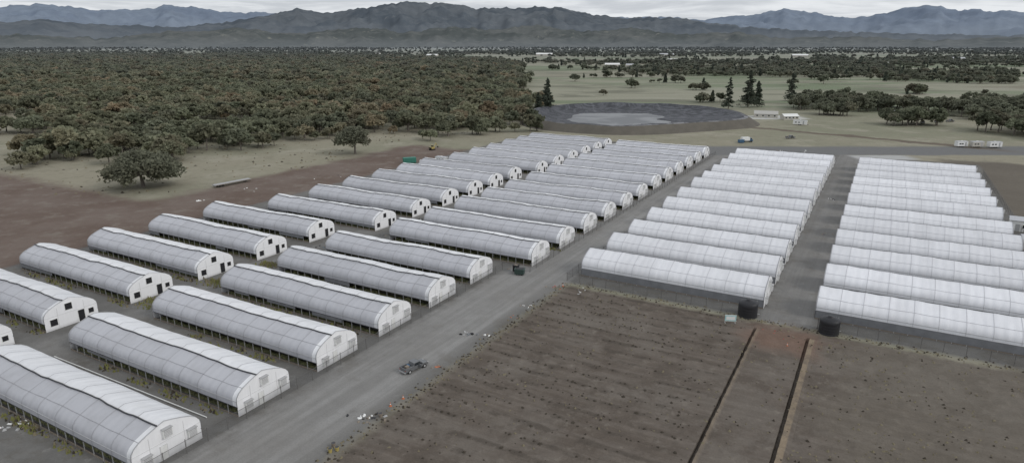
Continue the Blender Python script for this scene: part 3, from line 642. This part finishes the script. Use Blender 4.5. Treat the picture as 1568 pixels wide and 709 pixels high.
boxtrailer(5.2,2.5,2.9,M_WHITE).obj('box_trailer',(222,322,0),.05,.03)
def shed(L,Wd,H,wall,roof,wins=2):
    b=MB(); b.box(-L/2,L/2,-Wd/2,Wd/2,0,H,wall)
    rh=Wd*.22; b.add([(-L/2,-Wd/2,H),(-L/2,Wd/2,H),(-L/2,0,H+rh),(L/2,-Wd/2,H),(L/2,Wd/2,H),(L/2,0,H+rh)],[(0,2,1),(3,4,5)],wall)
    o=.35; k=rh/(Wd/2)
    for sg in(-1,1):
        b.add([(-L/2-o,sg*(Wd/2+o),H-o*k+.03),(L/2+o,sg*(Wd/2+o),H-o*k+.03),(L/2+o,0,H+rh+.03),(-L/2-o,0,H+rh+.03),(-L/2-o,sg*(Wd/2+o),H-o*k+.13),(L/2+o,sg*(Wd/2+o),H-o*k+.13),(L/2+o,0,H+rh+.13),(-L/2-o,0,H+rh+.13)],[(0,1,2,3),(4,5,6,7),(0,1,5,4),(1,2,6,5),(3,0,4,7)],roof)
    b.box(-.5,.5,-Wd/2-.04,-Wd/2,0,2.05,M_LOUV)
    for i in range(wins):
        x=-L/2+L*(i+.5)/wins
        if abs(x)<1: x+=1.6
        b.box(x-.5,x+.5,-Wd/2-.04,-Wd/2,1.,1.9,M_GLASS); b.box(x-.56,x+.56,-Wd/2-.03,-Wd/2+.01,.93,1.0,M_WHITE)
    return b
shed(3.4,3.2,3.1,M_WHITE,M_ROOF,1).obj('utility_shed',P(220,36.2),RZ)
shed(4.5,3.2,2.8,M_CREAM,M_ROOF,2).obj('utility_shed',P(200.5,36.8),RZ)
for x,y,L_,w_,h_,r_ in((207,1392,30,13,5,M_WHITE),(245,1400,16,10,4,M_ROOF),(175,455,15,8,2.6,M_CONC),(186,442,10,6,2.4,M_WHITE),(540,1330,22,12,4,M_ROOF),(-270,2300,40,18,6,M_WHITE),(-500,2500,30,18,6,M_WHITE),(120,2500,60,20,6,M_WHITE),(560,2450,50,18,6,M_ROOF),(420,1750,30,14,5,M_WHITE),(830,1500,24,12,4,M_WHITE),(1250,1900,40,16,5,M_ROOF),(980,2300,50,18,6,M_WHITE),(268,452,12,8,3,M_ROOF)):
    shed(L_,w_,h_,M_CREAM,r_,4).obj('barn' if L_>15 else 'outbuilding',(x,y,0),random.uniform(-.4,.4))
def flatbed(L):
    b=MB(); b.box(-L/2,L/2,-1.2,1.2,.8,.98,M_RUST); b.box(-L/2,L/2,-.5,-.35,.55,.8,M_FRAME); b.box(-L/2,L/2,.35,.5,.55,.8,M_FRAME); b.box(-L/2-.05,-L/2,-1.2,1.2,.75,1.05,M_LOUV)
    for i in range(int(L/.5)): b.box(-L/2+i*.5+.02,-L/2+i*.5+.46,-1.18,1.18,.985,1.02,M_LOUV)
    for x in(-L*.38,-L*.3):
        for y0,y1 in((-1.15,-.85),(.85,1.15)): b.tube((x,y0,.45),(x,y1,.45),.45,.45,12,M_TYRE)
    b.box(L*.35,L*.37,-.6,-.5,0,.8,M_FRAME); b.box(L*.35,L*.37,.5,.6,0,.8,M_FRAME); return b
flatbed(14.5).obj('flatbed_trailer',(-102.3,234.3,0),math.radians(56))
def excav():
    b=MB()
    for y in(-1.2,.7): b.prism([(-1.6,.35),(-1.4,0),(1.4,0),(1.6,.35),(1.4,.75),(-1.4,.75)],y,y+.5,M_TYRE)
    b.box(-1.5,1.1,-1.1,1.1,.85,1.8,M_YEL); b.box(.0,1.3,.1,1.05,1.5,2.75,M_GLASS,.1,.05); b.box(-.05,1.25,.05,1.1,2.75,2.85,M_YEL); b.box(-1.9,-1.5,-1.1,1.1,.95,1.7,M_BLACK)
    b.tube((1.,-.3,1.6),(2.8,-.3,3.9),.24,.2,6,M_YEL); b.tube((2.8,-.3,3.9),(4.3,-.3,1.9),.2,.15,6,M_YEL); b.prism([(4.1,1.9),(4.6,1.9),(4.8,1.1),(4.0,1.0)],-.7,.1,M_FRAME); return b
excav().obj('excavator',(-38.4,313,0),.9,.03,.8)
def boxtruck(mat):
    b=MB(); b.box(-3,1.2,-1.1,1.1,.9,2.6,M_WHITE); b.prism([(1.3,.6),(1.3,2.2),(2.2,2.2),(2.7,1.4),(3.1,1.3),(3.1,.6)],-1,1,mat); b.prism([(1.6,1.4),(1.6,2.1),(2.15,2.1),(2.55,1.4)],-1.02,1.02,M_GLASS); b.box(-3,3,-.9,.9,.55,.9,M_FRAME)
    for x in(-1.9,2.2):
        for y0,y1 in((-1.05,-.75),(.75,1.05)): b.tube((x,y0,.48),(x,y1,.48),.48,.48,12,M_TYRE)
    return b
boxtruck(M_BLUE).obj('delivery_truck',(121.8,338.7,0),.2,.04)
dumpster(2.6,1.6,1.6,M_BLUE,M_BLUE).obj('waste_bin',(118,336,0),.3)
pk=pickup().mesh('pickup_truck')
for x,y,r_ in((150,352,.4),(262,420,1.2),(275,424,.3),(285,428,.3)): linkmesh('parked_car',pk,(x,y,0),r_)
def pile(n,mats,spread,sz,seed):
    b=MB(); q=random.Random(seed)
    for i in range(n):
        x,y=q.gauss(0,spread),q.gauss(0,spread*.6); a=q.uniform(.3,1)*sz; c=q.uniform(.3,1)*sz*.7; h=q.uniform(.1,.7)*sz
        an=q.random()*3; cs,sn=math.cos(an),math.sin(an); z0=0
        pts=[(-a,-c,z0),(a*q.uniform(.6,1),-c,z0),(a,c*q.uniform(.5,1),z0),(-a,c,z0)]; top=[(px*.7+q.uniform(-.1,.1),py*.6,h*q.uniform(.4,1)) for px,py,_ in pts]
        vv=[(x+px*cs-py*sn,y+px*sn+py*cs,pz) for px,py,pz in pts+top]
        b.add(vv,[(4,5,6,7),(0,1,5,4),(1,2,6,5),(2,3,7,6),(3,0,4,7)],q.choice(mats))
    return b
for s_,t_,n,mats,sp,sz,sd_ in((59.5,-56.6,22,[M_WHITE,M_RUST,M_LOUV,M_BLACK],1.2,.32,1),(89.1,-59.2,12,[M_BLACK,M_LOUV,M_SILV,M_TYRE],.7,.45,2),(90.5,-56.2,6,[M_RUST,M_WHITE],.5,.3,12),(76.7,-56.9,10,[M_RUST,M_RUST,M_ORG,M_BLACK],.5,.3,3),(130.8,-191.9,8,[M_WHITE],1.,.6,4),(34.7,-97.5,14,[M_WHITE,M_LOUV],1.2,.4,5),(39,-88,8,[M_WHITE],1.,.4,6),(117.7,-56,10,[M_RED,M_RUST,M_RUST],.9,.3,7),(118.5,-50,8,[M_WHITE,M_LOUV],1.2,.3,8),(106,-56,8,[M_RUST,M_WHITE],1.,.3,9),(100,-55.5,6,[M_RUST,M_ORG],1.,.25,10),(31,-72.5,10,[M_WHITE,M_LOUV],1.,.5,13),(150,-193,10,[M_RUST,M_WHITE],3,.4,14),(185,-180,12,[M_RUST,M_WHITE,M_BLACK],4,.4,15),(59,-122,10,[M_BLUE,M_WHITE,M_BLACK],1.2,.4,16),(238,-160,14,[M_WHITE,M_RUST,M_BLACK],3.5,.5,17),(320,-105,20,[M_WHITE,M_RUST,M_YEL],6,.5,18),(84,-118,8,[M_BLACK,M_WHITE,M_BLUE],1.5,.35,19),(116,-12,12,[M_RUST,M_RED,M_BLACK],2.5,.2,20),(98.5,-121,9,[M_BLACK,M_RUST,M_WHITE],1.4,.4,21),(114,-120,9,[M_BLACK,M_RUST,M_BLUE],1.4,.4,22),(131,-112.5,9,[M_BLACK,M_RUST,M_WHITE],1.2,.45,23),(148,-113,9,[M_BLACK,M_WHITE],1.2,.45,24),(180,-112.5,9,[M_BLACK,M_RUST],1.2,.45,25),(124,-69,9,[M_RUST,M_BLACK,M_LOUV],1.,.35,26),(210,35,10,[M_WHITE,M_BLACK,M_RUST],1.4,.5,27),(190,-10,7,[M_BLACK,M_RUST],1.,.4,28),(236,-11,7,[M_BLACK,M_WHITE],1.,.4,29),(332,-40,16,[M_WHITE,M_RUST,M_BLACK,M_BLUE],6,.6,30)):
    pile(n,mats,sp,sz,sd_).obj('debris_pile',P(s_,t_))
def bucket(mat):
    b=MB(); b.tube((0,0,0),(0,0,.55),.22,.28,12,mat); b.tube((0,0,.5),(0,0,.56),.31,.31,12,mat); b.tube((0,0,.56),(0,0,.58),.27,.27,12,M_FRAME); return b
for s_,t_,m_ in((51.3,-55.4,M_YEL),(52.,-54.9,M_YEL),(52.4,-55.9,M_RUST),(60.8,-55.2,M_RUST)): bucket(m_).obj('bucket',P(s_,t_))
def cone():
    b=MB(); b.box(-.25,.25,-.25,.25,0,.05,M_ORG); b.tube((0,0,.05),(0,0,.35),.2,.12,10,M_ORG); b.tube((0,0,.35),(0,0,.5),.12,.085,10,M_WHITE); b.tube((0,0,.5),(0,0,.8),.085,.03,10,M_ORG); return b
for s_,t_ in((66.1,-55.5),(63.6,-55.8),(119,-54.6),(112,-9)): cone().obj('traffic_cone',P(s_,t_),0,0,.8)
for s_,t0,t1 in((48.2,-114,-76),(47.4,-110,-80),(63.3,-112,-90)):
    b=MB(); a=P(s_,t0,.12); c=P(s_+.5,t1,.12); b.tube(a,c,.09,.09,6,M_WHITE); b.obj('irrigation_pipe')
# ------------------------------------------------------------ sky, sun, camera
w=bpy.data.worlds.new('World'); scene.world=w; w.use_nodes=True; nt=w.node_tree; bg=nt.nodes['Background']
el,azs=math.radians(36),math.radians(118)   # azimuth clockwise from +Y
sk=nt.nodes.new('ShaderNodeTexSky'); sk.sky_type='NISHITA'; sk.sun_disc=False; sk.sun_elevation=el; sk.sun_rotation=azs; sk.altitude=400
tc=nt.nodes.new('ShaderNodeTexCoord'); sp_=nt.nodes.new('ShaderNodeSeparateXYZ'); nt.links.new(tc.outputs['Generated'],sp_.inputs[0])
zz=MA(nt,'ADD',MA(nt,'MAXIMUM',sp_.outputs[2],0.),.06); vv=VEC(nt,MA(nt,'DIVIDE',sp_.outputs[0],zz),MA(nt,'DIVIDE',sp_.outputs[1],zz))
cn=NOI(nt,vv,.55,7,.6,.5); cl=MIX(nt,SS(nt,cn,.38,.62),(7.0,7.35,7.9),(10.1,10.4,10.8))
fin=MIX(nt,.94,sk.outputs[0],cl); nt.links.new(fin,bg.inputs[0]); bg.inputs[1].default_value=.082
sl=bpy.data.lights.new('sun','SUN'); sl.energy=1.05; sl.angle=math.radians(20); sl.color=(1,.965,.915); so=bpy.data.objects.new('sun',sl); scene.collection.objects.link(so)
dv=Vector((math.sin(azs)*math.cos(el),math.cos(azs)*math.cos(el),math.sin(el))); so.rotation_euler=dv.to_track_quat('Z','Y').to_euler()
cam=bpy.data.cameras.new('camera'); cam.lens=22.96; cam.sensor_width=36; cam.clip_end=60000; cam.clip_start=.5
co=bpy.data.objects.new('camera',cam); co.location=(0,0,50); co.rotation_euler=(math.pi/2-math.atan(.29),0,0); scene.collection.objects.link(co); scene.camera=co
